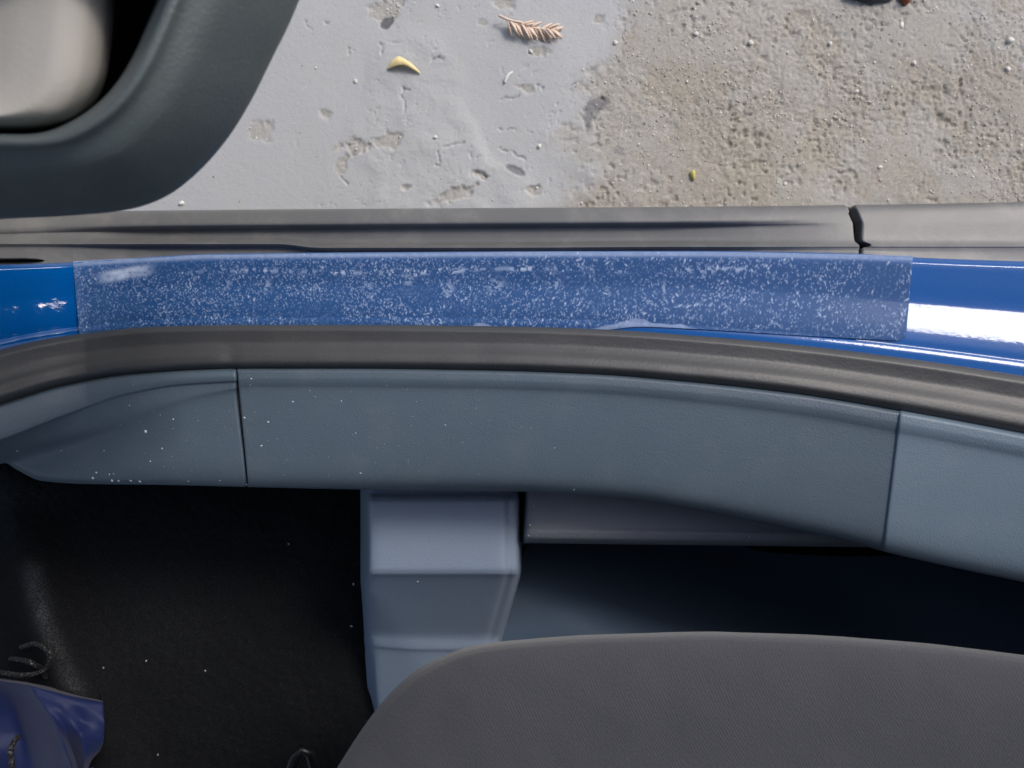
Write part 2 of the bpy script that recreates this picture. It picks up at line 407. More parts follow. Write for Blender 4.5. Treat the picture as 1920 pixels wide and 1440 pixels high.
sill = loft('sill_panel', [drop(SR[0], -.004, -.09)] + SR, M_paint, car, sub=6)
sill['label'] = 'glossy metallic blue painted door sill'
def sill_z(px, py):
    """height of the painted sill under frame points (columns of px, rows of py)"""
    rows = np.stack(sill_rows(px), 0)
    s = np.linspace(0, rows.shape[0] - 1, 200)
    G = _pc(np.arange(rows.shape[0], dtype=float), rows.reshape(rows.shape[0], -1), s).reshape(200, len(px), 3)
    PY = 720 - G[..., 1] * F / (ZC - G[..., 2]); out = np.zeros_like(py)
    for i in range(len(px)): out[:, i] = np.interp(py[:, i], PY[:, i], G[:, i, 2])
    return out

# protective film on the sill: its own sheet, flecked with trapped bubbles
fw, fh = 1180, 124
U = np.linspace(0, 1, fw); V = np.linspace(0, 1, fh)
ft = crv([(120, 491), (250, 484), (400, 477), (700, 474), (1100, 472), (1280, 472), (1600, 477), (1720, 480)])
fb = lambda x: np.minimum(y_in(x) + 8, crv([(120, 660), (900, 660), (1120, 622), (1200, 613), (1300, 617), (1480, 628), (1600, 635), (1720, 641)])(x))
Ug, Vg = np.meshgrid(U, V)
FPX = (136 + 13 * Vg) * (1 - Ug) + (1712 - 14 * Vg) * Ug
tcol = ft(FPX[0]); bcol = fb(FPX[-1])
FPY = tcol[None] * (1 - Vg) + bcol[None] * Vg
corner = sst(.985, 1.0, Ug) * sst(.80, 1, Vg); FPY -= 8 * corner ** 2
FZ = np.zeros_like(FPX)
fz_cols = sill_z(FPX[fh // 2], np.clip(FPY, y_edge(FPX[fh // 2])[None] - 3, None)); FZ = fz_cols + .0009
sx, sy = fw / 1570., fh / 140.
speck = np.zeros((fh, fw)); hz = np.zeros((fh, fw))
dens = fbm(Ug * 26, Vg * 4, 41, 4)
N = 15500
for k in range(N):
    cx = rng.random() * fw; cy = rng.random() * fh; u = cx / fw; v = cy / fh
    right = u > .55
    if rng.random() > (.95 if u < .5 else 1.12 - .80 * u): continue
    big = rng.random() < (.03 if u < .35 else .07)
    ln = rng.uniform(.9, 2.2) * (1.7 if big else 1) * (1.25 if u > .6 else 1); wd_ = rng.uniform(.5, .85) * (1.5 if big else 1) * (1.2 if u > .6 else 1)
    a = math.radians(rng.normal(75, 28)); it = rng.uniform(.14, .78) ** 1.1 * (1.5 if big else 1)
    if rng.random() > sst(.3, .7, dens[int(cy), int(cx)]) * 1.5: it *= .4
    r = int(ln + 3); x0, x1, y0, y1 = max(0, int(cx) - r), min(fw, int(cx) + r + 1), max(0, int(cy) - r), min(fh, int(cy) + r + 1)
    yy, xx = np.mgrid[y0:y1, x0:x1]; dx = xx - cx; dy = yy - cy
    p = dx * math.cos(a) - dy * math.sin(a); q = dx * math.sin(a) + dy * math.cos(a)
    speck[y0:y1, x0:x1] = np.maximum(speck[y0:y1, x0:x1], it * np.exp(-(p / ln) ** 2 * 1.5 - (q / wd_) ** 2 * 1.5))
fx_, fy_ = FPX, FPY - FPY[0][None]
rag = fbm(FPX / 7, FPY / 7, 77, 4)
# broken line of larger bubbles, creased patch, milky patches along the lower edge
ln = sst(.49, .57, rag + .16 * (vn(FPX / 24, FPY / 40, 9) - .6)) * np.exp(-((fy_ - (34 + 3 * np.sin(FPX / 90))) / 5) ** 2) * sst(320, 420, FPX) * (1 - sst(1120, 1200, FPX))
ln += .6 * sst(.55, .62, rag) * np.exp(-((fy_ - 33) / 6) ** 2) * sst(1240, 1300, FPX) * (1 - sst(1390, 1420, FPX))
speck = np.maximum(speck, ln * .95 * (.35 + .65 * sst(.4, .6, vn(FPX / 70, FPX * 0, 19))))
for (a, b, c, d) in [(k0, k1, k2 * .75, k3 * .8) for k0, k1, k2, k3 in [(930, 62, 18, 14), (1040, 58, 16, 16), (1132, 50, 6, 16), (690, 65, 12, 9), (1245, 70, 4, 14), (840, 70, 12, 16), (420, 56, 14, 10), (1545, 40, 14, 8), (500, 60, 10, 12), (1330, 36, 20, 6), (765, 50, 12, 14)]]:
    speck = np.maximum(speck, .42 * sst(.50, .58, rag + .08 * np.exp(-((FPX - a) / c) ** 2 - ((fy_ - b) / d) ** 2) - .04) * np.exp(-(((FPX - a) / c) ** 2 + ((fy_ - b) / d) ** 2) * .6))
crease = np.exp(-(((FPX - 235) * .98 + (FPY - 511) * 2.6 * .0) / 46) ** 4 - ((FPY - 513 + (FPX - 235) * .17) / 11) ** 4)
speck = np.maximum(speck, np.clip(crease * (.35 + .8 * rag), 0, .9) * sst(.25, .4, rag + crease * .2))
for a, b, hgt in [(892, 40, 12), (790, 30, 7), (1180, 135, 13), (350, 60, 5)]:
    prof = hgt * np.clip(1 - np.abs((FPX - a) / b) ** 2.5, 0, 1) * (.6 + .8 * vn(FPX / 18, FPX * 0, 13))
    db = bcol[None] - FPY
    speck = np.maximum(speck, .40 * (1 - sst(prof - 2, prof + 1.5, db)) * (prof > 1) * (.6 + .6 * rag))
speck *= 1 - .25 * sst(.955, 1, Vg)
speck = np.maximum(speck, (.24 + .2 * rag) * (1 - sst(5, 13, fy_)))
hz = .66 + .14 * fbm(FPX / 160, FPY / 40, 91, 3) + .25 * (1 - sst(6, 24, fy_)) + .14 * (1 - sst(.0, .12, Ug)) - .10 * sst(.82, 1, Vg) * (1 - sst(.6, .75, Ug)) + .05 * sst(.7, .9, Ug)
FZ += speck * .00018
edge_l = P(FPX[:, :1] - .5, FPY[:, :1], FZ[:, :1] - .0009)
G = P(FPX, FPY, FZ)
rim_f = lambda g: g + np.array([0, 0, -.0008])
G = np.concatenate([rim_f(G[:1]), G, rim_f(G[-1:])], 0); G = np.concatenate([rim_f(G[:, :1]), G, rim_f(G[:, -1:])], 1)
padp = lambda a: np.pad(a, 1, mode='edge')
hz2 = padp(hz); hz2[:, :3] += .12; hz2[:, -4:] += .18; hz2[-3:, :] += .05
film = grid_mesh('protective_film', G, M_film, sill, attrs={'speckle': padp(speck), 'haze': np.clip(hz2, 0, .95)})
film['label'] = 'frosted clear protective film flecked with white bubbles'

# door seal: outer lip, valley, main bulb
ys, yi_ = y_seal(xs), y_in(xs); wd = ys - yi_; zr = z_rise(xs); base = .3550 + zr
sag = .0007 * np.exp(-((xs - 432) / 14) ** 2)
prof = [(.02, -.002), (-.01, .003), (.05, .0070), (.12, .0086), (.22, .0084), (.34, .0083), (.48, .0102), (.64, .0142), (.78, .0152), (.90, .0112), (.985, .0030), (.99, -.012)]
rows = [P(xs, yi_ + f * wd, base + h * (1 + 0 * xs) + .012 * 0 - sag * (f > .4)) for f, h in prof]
seal = loft('door_seal', rows, M_rubber, car, sub=5, jitter=lambda G: G + np.stack([0 * G[..., 0], 0 * G[..., 0], (fbm(G[..., 0] * 30, G[..., 1] * 60, 5, 2) - .5) * .0008], -1))
seal['label'] = 'black rubber door seal with a rounded bulb'

# side skirt below the sill (front piece, rear piece), joined by a stepped gap
y_sk = crv([(-200, 408), (0, 402), (220, 396), (640, 392), (1280, 388), (1580, 385), (1920, 379), (2150, 374)])
def skirt_rows(x, rear=False):
    y0 = y_sk(x); g = 1 - sst(1180, 1600, x); g2 = sst(60, 320, x); g = g * (.25 + .75 * g2)
    yr = 457 + 7 * sst(520, 600, x) - 2 * sst(900, 1300, x)
    ye = y_edge(x) + 6; lz = .030 * (1 - sst(-260, 250, x))
    r = [P(x, y0 + 6, .262), P(x, y0, .270), P(x, y0 + 4, .277), P(x, y0 + 27, .2802 + .0012 * g), P(x, y0 + 33, .2808 - .0023 * g), P(x, y0 + 38, .2812 - .0075 * g), P(x, yr - 12, .2835 - .0092 * g),
         P(x, yr - 4, .285 - .004 * g), P(x, yr, .2860), P(x, yr + 3, .2855 - .001 * g), P(x, yr + 8, .2855 - .0055 * g), P(x, ye - 12, .2865 - .006 * g), P(x, ye, .288 - .004 * g), P(x, ye + 10, .288)]
    def up(q):
        px_, py_ = 960 + q[:, 0] * F / (ZC - q[:, 2]), 720 - q[:, 1] * F / (ZC - q[:, 2]); return P(px_, py_, q[:, 2] + lz)
    r = [up(q) for q in r]
    return [drop(r[0], -.012, -.10)] + r
xf = np.linspace(-200, 1597, 361); xr = np.linspace(1612, 2150, 109)
# the joint is slanted and stepped: shift the columns near it
def shear(x, near, ysrc):
    return x
def skirt_piece(name, x, front):
    rows = skirt_rows(x)
    R = np.stack(rows, 0)
    # offset of the joint edge as a function of frame y
    py = 720 - R[..., 1] * F / (ZC - R[..., 2])
    if front: off = np.interp(py, [383, 400, 418, 440, 452, 460, 470], [-12, -6, 3, 5, 6, 16, 14]); wgt = sst(1450, 1597, x)[None]
    else: off = np.interp(py, [383, 400, 418, 440, 452, 453, 462, 463, 470], [-10, -3, 4, 5, 3, 20, 20, 6, 4]); wgt = 1 - sst(1612, 1720, x)[None]
    R[..., 0] += off * wgt * (ZC - R[..., 2]) / F
    return loft(name, list(R), M_skirt, car, sub=4, caps=(not front, front))
sk = skirt_piece('side_skirt', xf, True); sk['label'] = 'dusty dark plastic side skirt with a groove'
sk2 = skirt_piece('rear_skirt', xr, False); sk2['label'] = 'smooth rear end of the side skirt beyond the stepped joint'
# backing behind the joint
bk = loft('joint_backing', [P(np.linspace(1540, 1680, 8), np.full(8, a), np.full(8, b)) for a, b in ((440, .20), (430, .245), (442, .255), (500, .265))], M_black, car, sub=3)

slx = np.linspace(-140, 84, 60); tt = np.sqrt(np.clip(1 - np.clip((slx - 30) / 54, 0, 1) ** 2, 0, 1))
slot = loft('dark_slot', [P(slx, 489.5 + f * 5.2 * tt - (slx - 40) * .015, .325 + h * tt + .75 * z_rise(slx)) for f, h in ((-1.25, -.004), (-1, .001), (-.8, .0012), (.0, -.004), (.8, .0008), (1, .001), (1.2, -.004))], M_black, car, sub=3)  # shallow black grooved strip at the front end of the skirt

# ------------------------------------------------------------------ interior trim along the sill
y_low = crv([(-60, 860), (10, 866), (34, 880), (80, 901), (160, 907), (300, 909), (462, 913), (690, 918), (960, 921), (1050, 926), (1180, 936), (1300, 955), (1450, 985), (1600, 1018), (1660, 1035), (1750, 1056), (1920, 1092), (2150, 1145)])
def trim(name, x0t, x0b, x1t, x1b, mat, fr, n_, dz=0, caps=(True, True)):
    """fr: (fraction between seal and lower edge or px offset, height) ; columns lean from the top to the bottom seam"""
    rows = []
    for f, h, kk in fr:
        x = np.linspace(x0t + (x0b - x0t) * f, x1t + (x1b - x1t) * f, n_)
        a, b = y_seal(x), y_low(x); y = a + f * (b - a)
        rows.append(P(x, y, .3665 + h + z_rise(x) * kk + dz))
    rows.append(drop(rows[-1], .004, -.03)); rows.append(drop(rows[-1], .01, -.06))
    return loft(name, rows, mat, car, sub=5, caps=caps)
FR = [(-.04, -.004, 1), (.0, .0012, 1), (.05, .0014, .95), (.085, .0009, .9), (.11, .0002, .85), (.14, -.0008, .8), (.45, -.0030, .55), (.80, -.0068, .3), (.90, -.0092, .2), (.965, -.0135, .12), (1.0, -.0215, .1)]
scuff = trim('scuff_plate', 444, 465, 1700, 1668, M_trim, FR, 260); scuff['label'] = 'long middle sill trim plate'
rear = trim('pillar_trim', 1688, 1656, 2150, 2150, M_trim_light, FR, 90, dz=.0016, caps=(True, False)); rear['label'] = 'paler sill trim running to the rear pillar'
xk = np.linspace(-120, 441, 120); xkb = np.linspace(-120, 462, 120)
yk1 = crv([(-120, 862), (0, 824), (120, 778), (240, 737), (340, 720), (462, 713)])
yk2 = crv([(-120, 905), (0, 866), (60, 856), (120, 843), (240, 806), (330, 765), (462, 730)])
zk = z_rise
kr = [P(xk, y_seal(xk) - 8, .3625 + zk(xk)), P(xk, y_seal(xk), .3677 + zk(xk)), P(xk, y_seal(xk) * .5 + yk1(xk) * .5, .3690 + zk(xk)), P(xk, yk1(xk), .3680 + zk(xk)),
      P(xk, yk1(xk) + 3, .3664 + zk(xk) * .92), P(xk, yk2(xk) * .6 + yk1(xk) * .4, .3665 + zk(xk) * .40 - .008 * (1 - sst(100, 330, xk))),
      P(xk, yk2(xk), .3650 + zk(xk) * .1 - .020 * (1 - sst(110, 340, xk)))]
for f, h in ((.35, -.0030), (.72, -.0058), (.88, -.0092), (.96, -.0135), (1.0, -.0205)):
    x = xk + (xkb - xk) * f; lo = np.maximum(y_low(x), yk2(x) + 1 + 3 * f)
    kr.append(P(x, yk2(x) + f * (lo - yk2(x)), .3655 + h + zk(x) * .05 - .021 * (1 - sst(110, 350, x))))
kr.append(drop(kr[-1], .004, -.03)); kr.append(drop(kr[-1], .01, -.07))
kick = loft('kick_panel', kr, M_trim, car, sub=5, caps=(False, True)); kick['label'] = 'front kick panel with a raised pale rim'

# ------------------------------------------------------------------ footwell floor
cxp = np.linspace(-420, 2250, 560); cyp = np.linspace(760, 1750, 260)
CX, CY = np.meshgrid(cxp, cyp)
ra, rb = np.array([52., 1050.]), np.array([150., 1315.]); dv = (rb - ra) / np.linalg.norm(rb - ra)
sd = (CX - ra[0]) * dv[1] - (CY - ra[1]) * dv[0]; al_ = ((CX - ra[0]) * dv[0] + (CY - ra[1]) * dv[1]) / np.linalg.norm(rb - ra)
bend = 14 * np.sin(al_ * 3)
CZ = .187 + .016 * np.exp(-((sd + bend) / 60) ** 2) - .022 * (1 - sst(-160, 0, sd + bend)) + (fbm(CX / 60, CY / 60, 3, 4) - .5) * .005 + (fbm(CX / 7, CY / 7, 6, 2) - .5) * .0022
CZ = (CZ - .187) * (1 - .9 * sst(900, 1060, CX)) + .187 - .178 * sst(940, 1060, CX)
wear = .75 * np.exp(-((sd + bend - 2) / 19) ** 2) * sst(-.06, .12, al_) * (1 - sst(.88, 1.05, al_)) * (.35 + 1.1 * fbm(CX / 40, CY / 40, 9, 3))
wear += .35 * blob_w if False else .30 * np.exp(-((CX - 70) / 70) ** 2 - ((CY - 925) / 30) ** 2)
wear += .10 * np.exp(-((CX - 300) / 140) ** 2 - ((CY - 1160) / 110) ** 2)
carpet = grid_mesh('floor_carpet', P(CX, CY, CZ), M_carpet, car, flip=False, attrs={'wear': np.clip(wear, 0, 1)})
carpet['label'] = 'black footwell carpet with a pale scuffed ridge'

# moulded cover on the inner sill beside the seat: flat shelf, sloping face, ledge
def patch(name, corners, mat, parent, nu=24, nv=24, bev=None):
    a, b, c, d = [np.array(p, float) for p in corners]      # tl, tr, br, bl in (px,py,z)
    u = np.linspace(0, 1, nu)[None, :, None]; v = np.linspace(0, 1, nv)[:, None, None]
    Q = (a * (1 - u) + b * u) * (1 - v) + (d * (1 - u) + c * u) * v
    return grid_mesh(name, P(Q[..., 0], Q[..., 1], Q[..., 2]), mat, parent)
xc = np.array([676, 684, 690, 694, 700, 712, 740, 770, 800, 840, 880, 915, 935, 944, 949, 952, 958, 963, 968, 973, 978], float)
def cover_row(y, z, xsft_l, xsft_r, zl, zr_):
    """one cross row; left flank falls to zl, right flank falls in two small steps to zr_"""
    t = (xc - 690) / (950 - 690); x = xc + xsft_l * (1 - np.clip(t, 0, 1)) + xsft_r * np.clip(t, 0, 1)
    zz = np.full(len(xc), z); zz[0] = zl - .06; zz[1] = zl; zz[2] = z - .008; zz[3] = z - .002; zz[4] = z - .0004
    zz[13] = z - .0005; zz[14] = z - .002; zz[15] = z - .005; zz[16] = z - .0055; zz[17] = z - .0055; zz[18] = z - .007; zz[19] = z - .014; zz[20] = zr_
    return P(x, np.full(len(xc), y), zz)
crs = [cover_row(880, .288, 0, 0, .26, .22), cover_row(922, .290, 0, 0, .26, .22), cover_row(934, .296, 0, 0, .26, .22), cover_row(944, .2985, 0, 0, .26, .22), cover_row(1000, .2990, 0, 0, .26, .22), cover_row(1062, .2990, 0, 0, .26, .22),
       cover_row(1074, .2975, 0, -1, .255, .22), cover_row(1084, .291, 0, -3, .25, .21), cover_row(1130, .266, 1, -16, .23, .20), cover_row(1192, .236, 2, -34, .21, .19),
       cover_row(1200, .2345, 2, -36, .21, .19), cover_row(1216, .2335, 3, -38, .205, .18), cover_row(1224, .231, 3, -40, .205, .18), cover_row(1320, .222, 6, -60, .18, .17), cover_row(1440, .215, 10, -80, .16, .15)]
def cover_shape(G):
    # the left flank of the slope is cut off by a diagonal facet falling to the carpet
    px = 960 + G[..., 0] * F / (ZC - G[..., 2]); py = 720 - G[..., 1] * F / (ZC - G[..., 2])
    d = ((py - 1105) * 80 - (px - 692) * 115) / 140.
    G = G.copy(); G[..., 2] -= np.clip(d, 0, 200) * .00014 * sst(1090, 1130, py) * sst(688, 696, px)
    return G
cover = loft('seat_mount_cover', crs, M_cover, car, sub=5, jitter=cover_shape)
cover['label'] = 'pale blue-grey moulded cover with a flat top beside the seat'
# charcoal tray beside it
tx = np.concatenate([[978, 982, 985, 989, 996], np.linspace(1010, 1720, 60)])
def tray_row(y, z):
    zz = np.full(len(tx), z); zz[0] = z - .05; zz[1] = z - .012; zz[2] = z - .003; zz[3] = z - .0008
    return P(tx + np.where(tx < 1000, max(0, 20 * (1 - (y - 900) / 110)) * .25, 0), y + (tx - 980) * .012, zz)
tray = loft('side_tray', [tray_row(880, .296), tray_row(930, .297), tray_row(985, .2995), tray_row(996, .3015), tray_row(1006, .3005), tray_row(1014, .2945), tray_row(1018, .282), tray_row(1016, .22)], M_tray, car, sub=5)
tray['label'] = 'charcoal grained tray edge half hidden under the sill trim'
# deep sloping panel between the tray and the seat
px_ = np.linspace(920, 2150, 140)
def deep_row(y, z):
    diag = 1000 + (y - 1040) * 2.2
    return P(px_, np.full(140, y), z - .165 * sst(-220, 480, px_ - diag))
deep = loft('inner_floor_panel', [deep_row(y, z) for y, z in ((985, .165), (1030, .172), (1090, .182), (1150, .190), (1210, .196), (1300, .196), (1420, .19))], M_deep, car, sub=4)
deep['label'] = 'dark blue-grey panel sunk between tray and seat'

# inner sill wall and roof of the car, which shade the footwell
wallr = [P(xs, y_low(xs) - 22, .335), P(xs, y_low(xs) - 40, .25), P(xs, y_low(xs) - 45, .12), P(xs, y_low(xs) - 50, .004)]
inner = loft('inner_sill_wall', wallr, M_black, car, sub=2)
rx = np.linspace(-.95, 1.5, 30); ry = np.linspace(-1.50, -.16, 30)
RX, RY = np.meshgrid(rx, ry)
RZ = 1.50 - .10 * ((RX - .3) / 1.2) ** 2 - .10 * ((RY + .83) / .67) ** 4
lowr = np.stack([RX, RY, RZ], -1); upr = lowr + [0, 0, .035]
idx = np.arange(900).reshape(30, 30); Fq = []
for i in range(29):
    for j in range(29):
        Fq.append((idx[i, j], idx[i + 1, j], idx[i + 1, j + 1], idx[i, j + 1])); Fq.append(tuple(900 + k for k in (idx[i, j], idx[i, j + 1], idx[i + 1, j + 1], idx[i + 1, j])))
for i in range(29):
    for a, b in ((idx[i, 0], idx[i + 1, 0]), (idx[i + 1, 29], idx[i, 29]), (idx[0, i + 1], idx[0, i]), (idx[29, i], idx[29, i + 1])):
        Fq.append((b, a, a + 900, b + 900))
unseen_roof = mesh_np('unseen_roof', np.concatenate([lowr.reshape(-1, 3), upr.reshape(-1, 3)]), Fq, M_head, car)  # out of view, added to keep overhead light off the interior

# dashboard ahead of the footwell (outside the frame; added to shade the carpet)
dy_ = np.linspace(-1.4, -.03, 24)
dash_prof = [(-.62, .52), (-.50, .50), (-.44, .53), (-.42, .60), (-.44, .70), (-.52, .80), (-.70, .86), (-1.0, .86), (-1.1, .70)]
dash = loft('unseen_dashboard', [np.stack([np.full(24, a) - .05 * ((dy_ + .7) / .7) ** 4, dy_, np.full(24, b)], 1) for a, b in dash_prof], M_door, car, sub=3)

# ------------------------------------------------------------------ open door: lower pocket
Ro = spline([(-1300, 470), (-700, 450), (-150, 424), (0, 411), (120, 405), (235, 394), (310, 369), (370, 324), (425, 262), (470, 190), (510, 110), (540, 50), (561, 0), (580, -50), (574, -88), (535, -110), (460, -119), (300, -123), (-300, -125), (-1300, -125)], 230)
Ri = spline([(-1300, 262), (-700, 262), (-150, 262), (0, 264), (60, 264), (110, 256), (160, 233), (205, 200), (240, 160), (270, 110), (295, 55), (318, 0), (330, -32), (328, -60), (305, -78), (260, -86), (150, -89), (-350, -90), (-1300, -90)], 230)
Rp = spline([(-1290, 247), (-700, 247), (-150, 247), (0, 246), (60, 245), (110, 238), (150, 222), (180, 190), (199, 150), (208, 100), (213, 50), (216, 0), (217, -20), (212, -40), (195, -52), (160, -57), (80, -59), (-350, -60), (-1290, -60)], 230)
DZ = -.085
def between(f, z):
    z = z - DZ; q = Ri + (Ro - Ri) * f; return P(q[:, 0], q[:, 1], z)
dr = [between(-.06, .46), between(-.10, .505), between(-.06, .532), between(.0, .5385), between(.06, .5380), between(.14, .5345), between(.33, .5300), between(.42, .5270), between(.7, .5120), between(.92, .4960), between(.985, .4880), between(1.0, .4780)]
dr += [between(.99, .470), between(.93, .462), between(.80, .458), between(.55, .456)]
door = rim = loft('door_trim', dr, M_door, car, sub=5); rim['label'] = 'dark green-grey curved trim of the open door with a rounded lip'
cen = np.array([-450., 90.])
def pal(f, z):
    z = z - DZ; q = Rp + (cen - Rp) * f; return P(q[:, 0], q[:, 1], np.full(len(q), z))
pr = [pal(.02, .452), pal(.008, .475), pal(.0, .490), pal(.010, .508), pal(.032, .5175), pal(.075, .524), pal(.17, .529), pal(.26, .528), pal(.38, .524), pal(.6, .520), pal(.98, .520)]
lin = loft('door_insert', pr, M_pale, door, sub=5); lin['label'] = 'pale beige-grey insert inside the curved door trim'
fl_ = [between(.5, .454), between(.0, .452), P(Rp[:, 0], Rp[:, 1], .450 - DZ), pal(.5, .45), pal(.98, .45)]
pf = loft('door_recess', fl_, M_black, door, sub=2)

# the door's inner panel that carries the trim, standing outside the frame
pb = np.array([(-.425, .02), (-.420, .12), (-.410, .30), (-.36, .60), (-.28, .95)])
pz = [(.22, -.02), (.235, .0), (.45, .004), (.70, .0), (.92, -.012), (.94, -.03), (.93, -.07), (.60, -.085), (.24, -.075), (.22, -.05), (.22, -.02)]
dpn = loft('door_panel', [np.stack([pb[:, 0] + ox, pb[:, 1], np.full(5, z)], 1) for z, ox in pz], M_door, car, sub=3)
# ------------------------------------------------------------------ seat
So = spline([(330, 2150), (420, 1860), (520, 1640), (575, 1540), (632, 1440), (700, 1338), (770, 1264), (850, 1222), (930, 1204), (1100, 1191), (1300, 1185), (1500, 1190), (1700, 1203), (1920, 1229), (2100, 1255), (2300, 1290)], 150)
scen = np.array([1500., 1900.])
nrm_ = np.gradient(So, axis=0); nrm_ = np.stack([-nrm_[:, 1], nrm_[:, 0]], 1); nrm_ /= np.linalg.norm(nrm_, axis=1)[:, None]
nrm_ *= np.sign(((scen - So) * nrm_).sum(1))[:, None]
tgt = np.stack([So[:, 0] * .45 + scen[0] * .55, 0 * So[:, 0] + 1950.], 1); tgt[So[:, 1] > 1450] = tgt[So[:, 1] > 1450] * [1, 1]
dirv = tgt - So; dlen = np.linalg.norm(dirv, axis=1)
def srow(d, z=None, dz=0):
    t = np.minimum(d / dlen, .98)[:, None]; q = So + dirv * t
    zz = .436 + .017 * (1 - math.exp(-d / 8.)) + .010 * (1 - math.exp(-d / 70.)) + .012 * (1 - math.exp(-d / 320.)) if z is None else z
    return P(q[:, 0], q[:, 1], np.full(len(q), zz))
srs = [srow(215, .012), srow(190, .10), srow(150, .22), srow(90, .30), srow(45, .36), srow(14, .405), srow(2, .425)] + [srow(d) for d in (0, 3, 8, 15, 25, 38, 55, 80, 115, 160, 220, 300, 400, 520)]
seat = cush = loft('seat_cushion', srs, M_seat, car, sub=4, jitter=lambda G: G + np.stack([0 * G[..., 0], 0 * G[..., 0], (fbm(G[..., 0] * 30, G[..., 1] * 30, 3, 3) - .5) * .0030], -1))
cush['label'] = 'grey woven fabric seat cushion with a rounded front corner'
# the seat's backrest and the rear pillar close the space behind (outside the frame; added to shade the gap beside the seat)
byy = np.linspace(-.66, -.10, 16); bow = -.03 * (1 - ((byy + .38) / .28) ** 2)
sbk = loft('unseen_backrest', [np.stack([np.full(16, a) + bow * k, byy, np.full(16, b)], 1) for a, b, k in ((.60, .015, 0), (.57, .20, .3), (.56, .42, 1), (.62, .70, 1), (.70, .98, 1), (.76, 1.02, .4), (.80, .98, 0), (.74, .5, 0), (.70, .015, 0))], M_seat, car, sub=4)
pyy = np.array([(.57, -.13), (.56, -.11), (.555, -.06), (.56, .0), (.58, .03), (.64, .04), (.70, .03), (.70, -.10), (.66, -.13), (.57, -.13)])
plr = loft('unseen_pillar', [np.stack([pyy[:, 0] + .10 * t, pyy[:, 1] - .14 * t * t, np.full(10, .015 + 1.36 * t)], 1) for t in (0, .2, .4, .6, .8, 1.0)], M_trim_light, car, sub=3)
pv, pfc = tube(np.array([P(q[0], q[1], q[2] - .03) for q in [(520, 1520, .27), (538, 1460, .275), (552, 1422, .278), (566, 1406, .278), (580, 1412, .276), (590, 1450, .27), (600, 1530, .26)]]), .0042, 10)
bar = mesh_np('adjuster_bar', pv, pfc, None, seat)
n = NT('black_enamel'); M_enam = n.set(Base_Color=(.008, .008, .009), Roughness=.34, Normal=n.bump(n.noise(300, 2), .0003, .5)); bar.data.materials.append(M_enam)

# ------------------------------------------------------------------ navy bag on the carpet
bag = empty('drawstring_bag', tuple(P(60, 1400, .19)))
tag(bag, 'crumpled navy blue nylon drawstring bag on the black carpet', 'bag')
br = [[(-200, 1250, .215), (-100, 1262, .222), (0, 1271, .228), (48, 1278, .234), (100, 1290, .232), (150, 1304, .230), (193, 1314, .228)],
      [(-200, 1255, .240), (-100, 1266, .252), (0, 1276, .256), (50, 1284, .272), (100, 1297, .268), (150, 1309, .262), (193, 1317, .254)],
      [(-200, 1290, .250), (-100, 1300, .250), (20, 1305, .240), (66, 1302, .274), (106, 1316, .272), (150, 1326, .267), (194, 1336, .258)],
      [(-200, 1340, .256), (-100, 1335, .255), (30, 1335, .232), (86, 1328, .278), (116, 1338, .275), (152, 1350, .266), (195, 1358, .262)],
      [(-200, 1390, .255), (-100, 1380, .256), (40, 1370, .230), (106, 1362, .281), (126, 1370, .270), (150, 1380, .276), (194, 1386, .260)],
      [(-200, 1440, .255), (-100, 1420, .26), (50, 1405, .232), (120, 1398, .282), (136, 1404, .262), (156, 1410, .274), (188, 1406, .256)],
      [(-200, 1480, .25), (-100, 1470, .25), (60, 1440, .234), (134, 1436, .276), (146, 1438, .258), (156, 1438, .268), (168, 1432, .252)],
      [(-200, 1540, .24), (-100, 1530, .24), (70, 1500, .234), (140, 1495, .262), (150, 1492, .250), (156, 1490, .256), (162, 1484, .240)]]
brow = []
for r in br:
    rr_ = np.array(r, float); q = np.stack([np.interp(np.linspace(0, 6, 91), np.arange(7), rr_[:, k_]) for k_ in range(3)], 1); q[1:-1] = (q[:-2] + q[1:-1] + q[2:]) / 3; brow.append(P(q[:, 0], q[:, 1], q[:, 2] - .035))
brow = brow + [drop(brow[-1], .01, -.03)]
def bagj(G):
    G = G.copy(); G[..., 2] += (fbm(G[..., 0] * 60, G[..., 1] * 45, 4, 3) - .5) * .002
    e = G[:, -1:] + np.array([-.007, 0, -.012]); e2 = G[:, -1:] + np.array([-.016, 0, -.026])
    return np.concatenate([G, e, e2], 1)
bb = loft('bag_body', brow, M_nylon, bag, sub=8, jitter=bagj)
def cord(pts, name='cord'):
    q = spline([tuple(P(p[0], p[1], p[2] - .035)) for p in pts], 90)
    v, f = tube(q, .0021, 10); return mesh_np(name, v, f, M_cord, bag)
cord([(-120, 1235, .235), (-40, 1248, .240), (0, 1260, .246), (45, 1266, .247), (80, 1258, .25), (94, 1238, .254), (88, 1218, .256), (66, 1207, .25), (40, 1214, .24)])
cord([(20, 1235, .232), (48, 1239, .250), (64, 1246, .252), (78, 1254, .240), (86, 1270, .232)])
cord([(36, 1380, .268), (26, 1392, .274), (20, 1410, .276), (22, 1440, .274), (14, 1500, .27)])

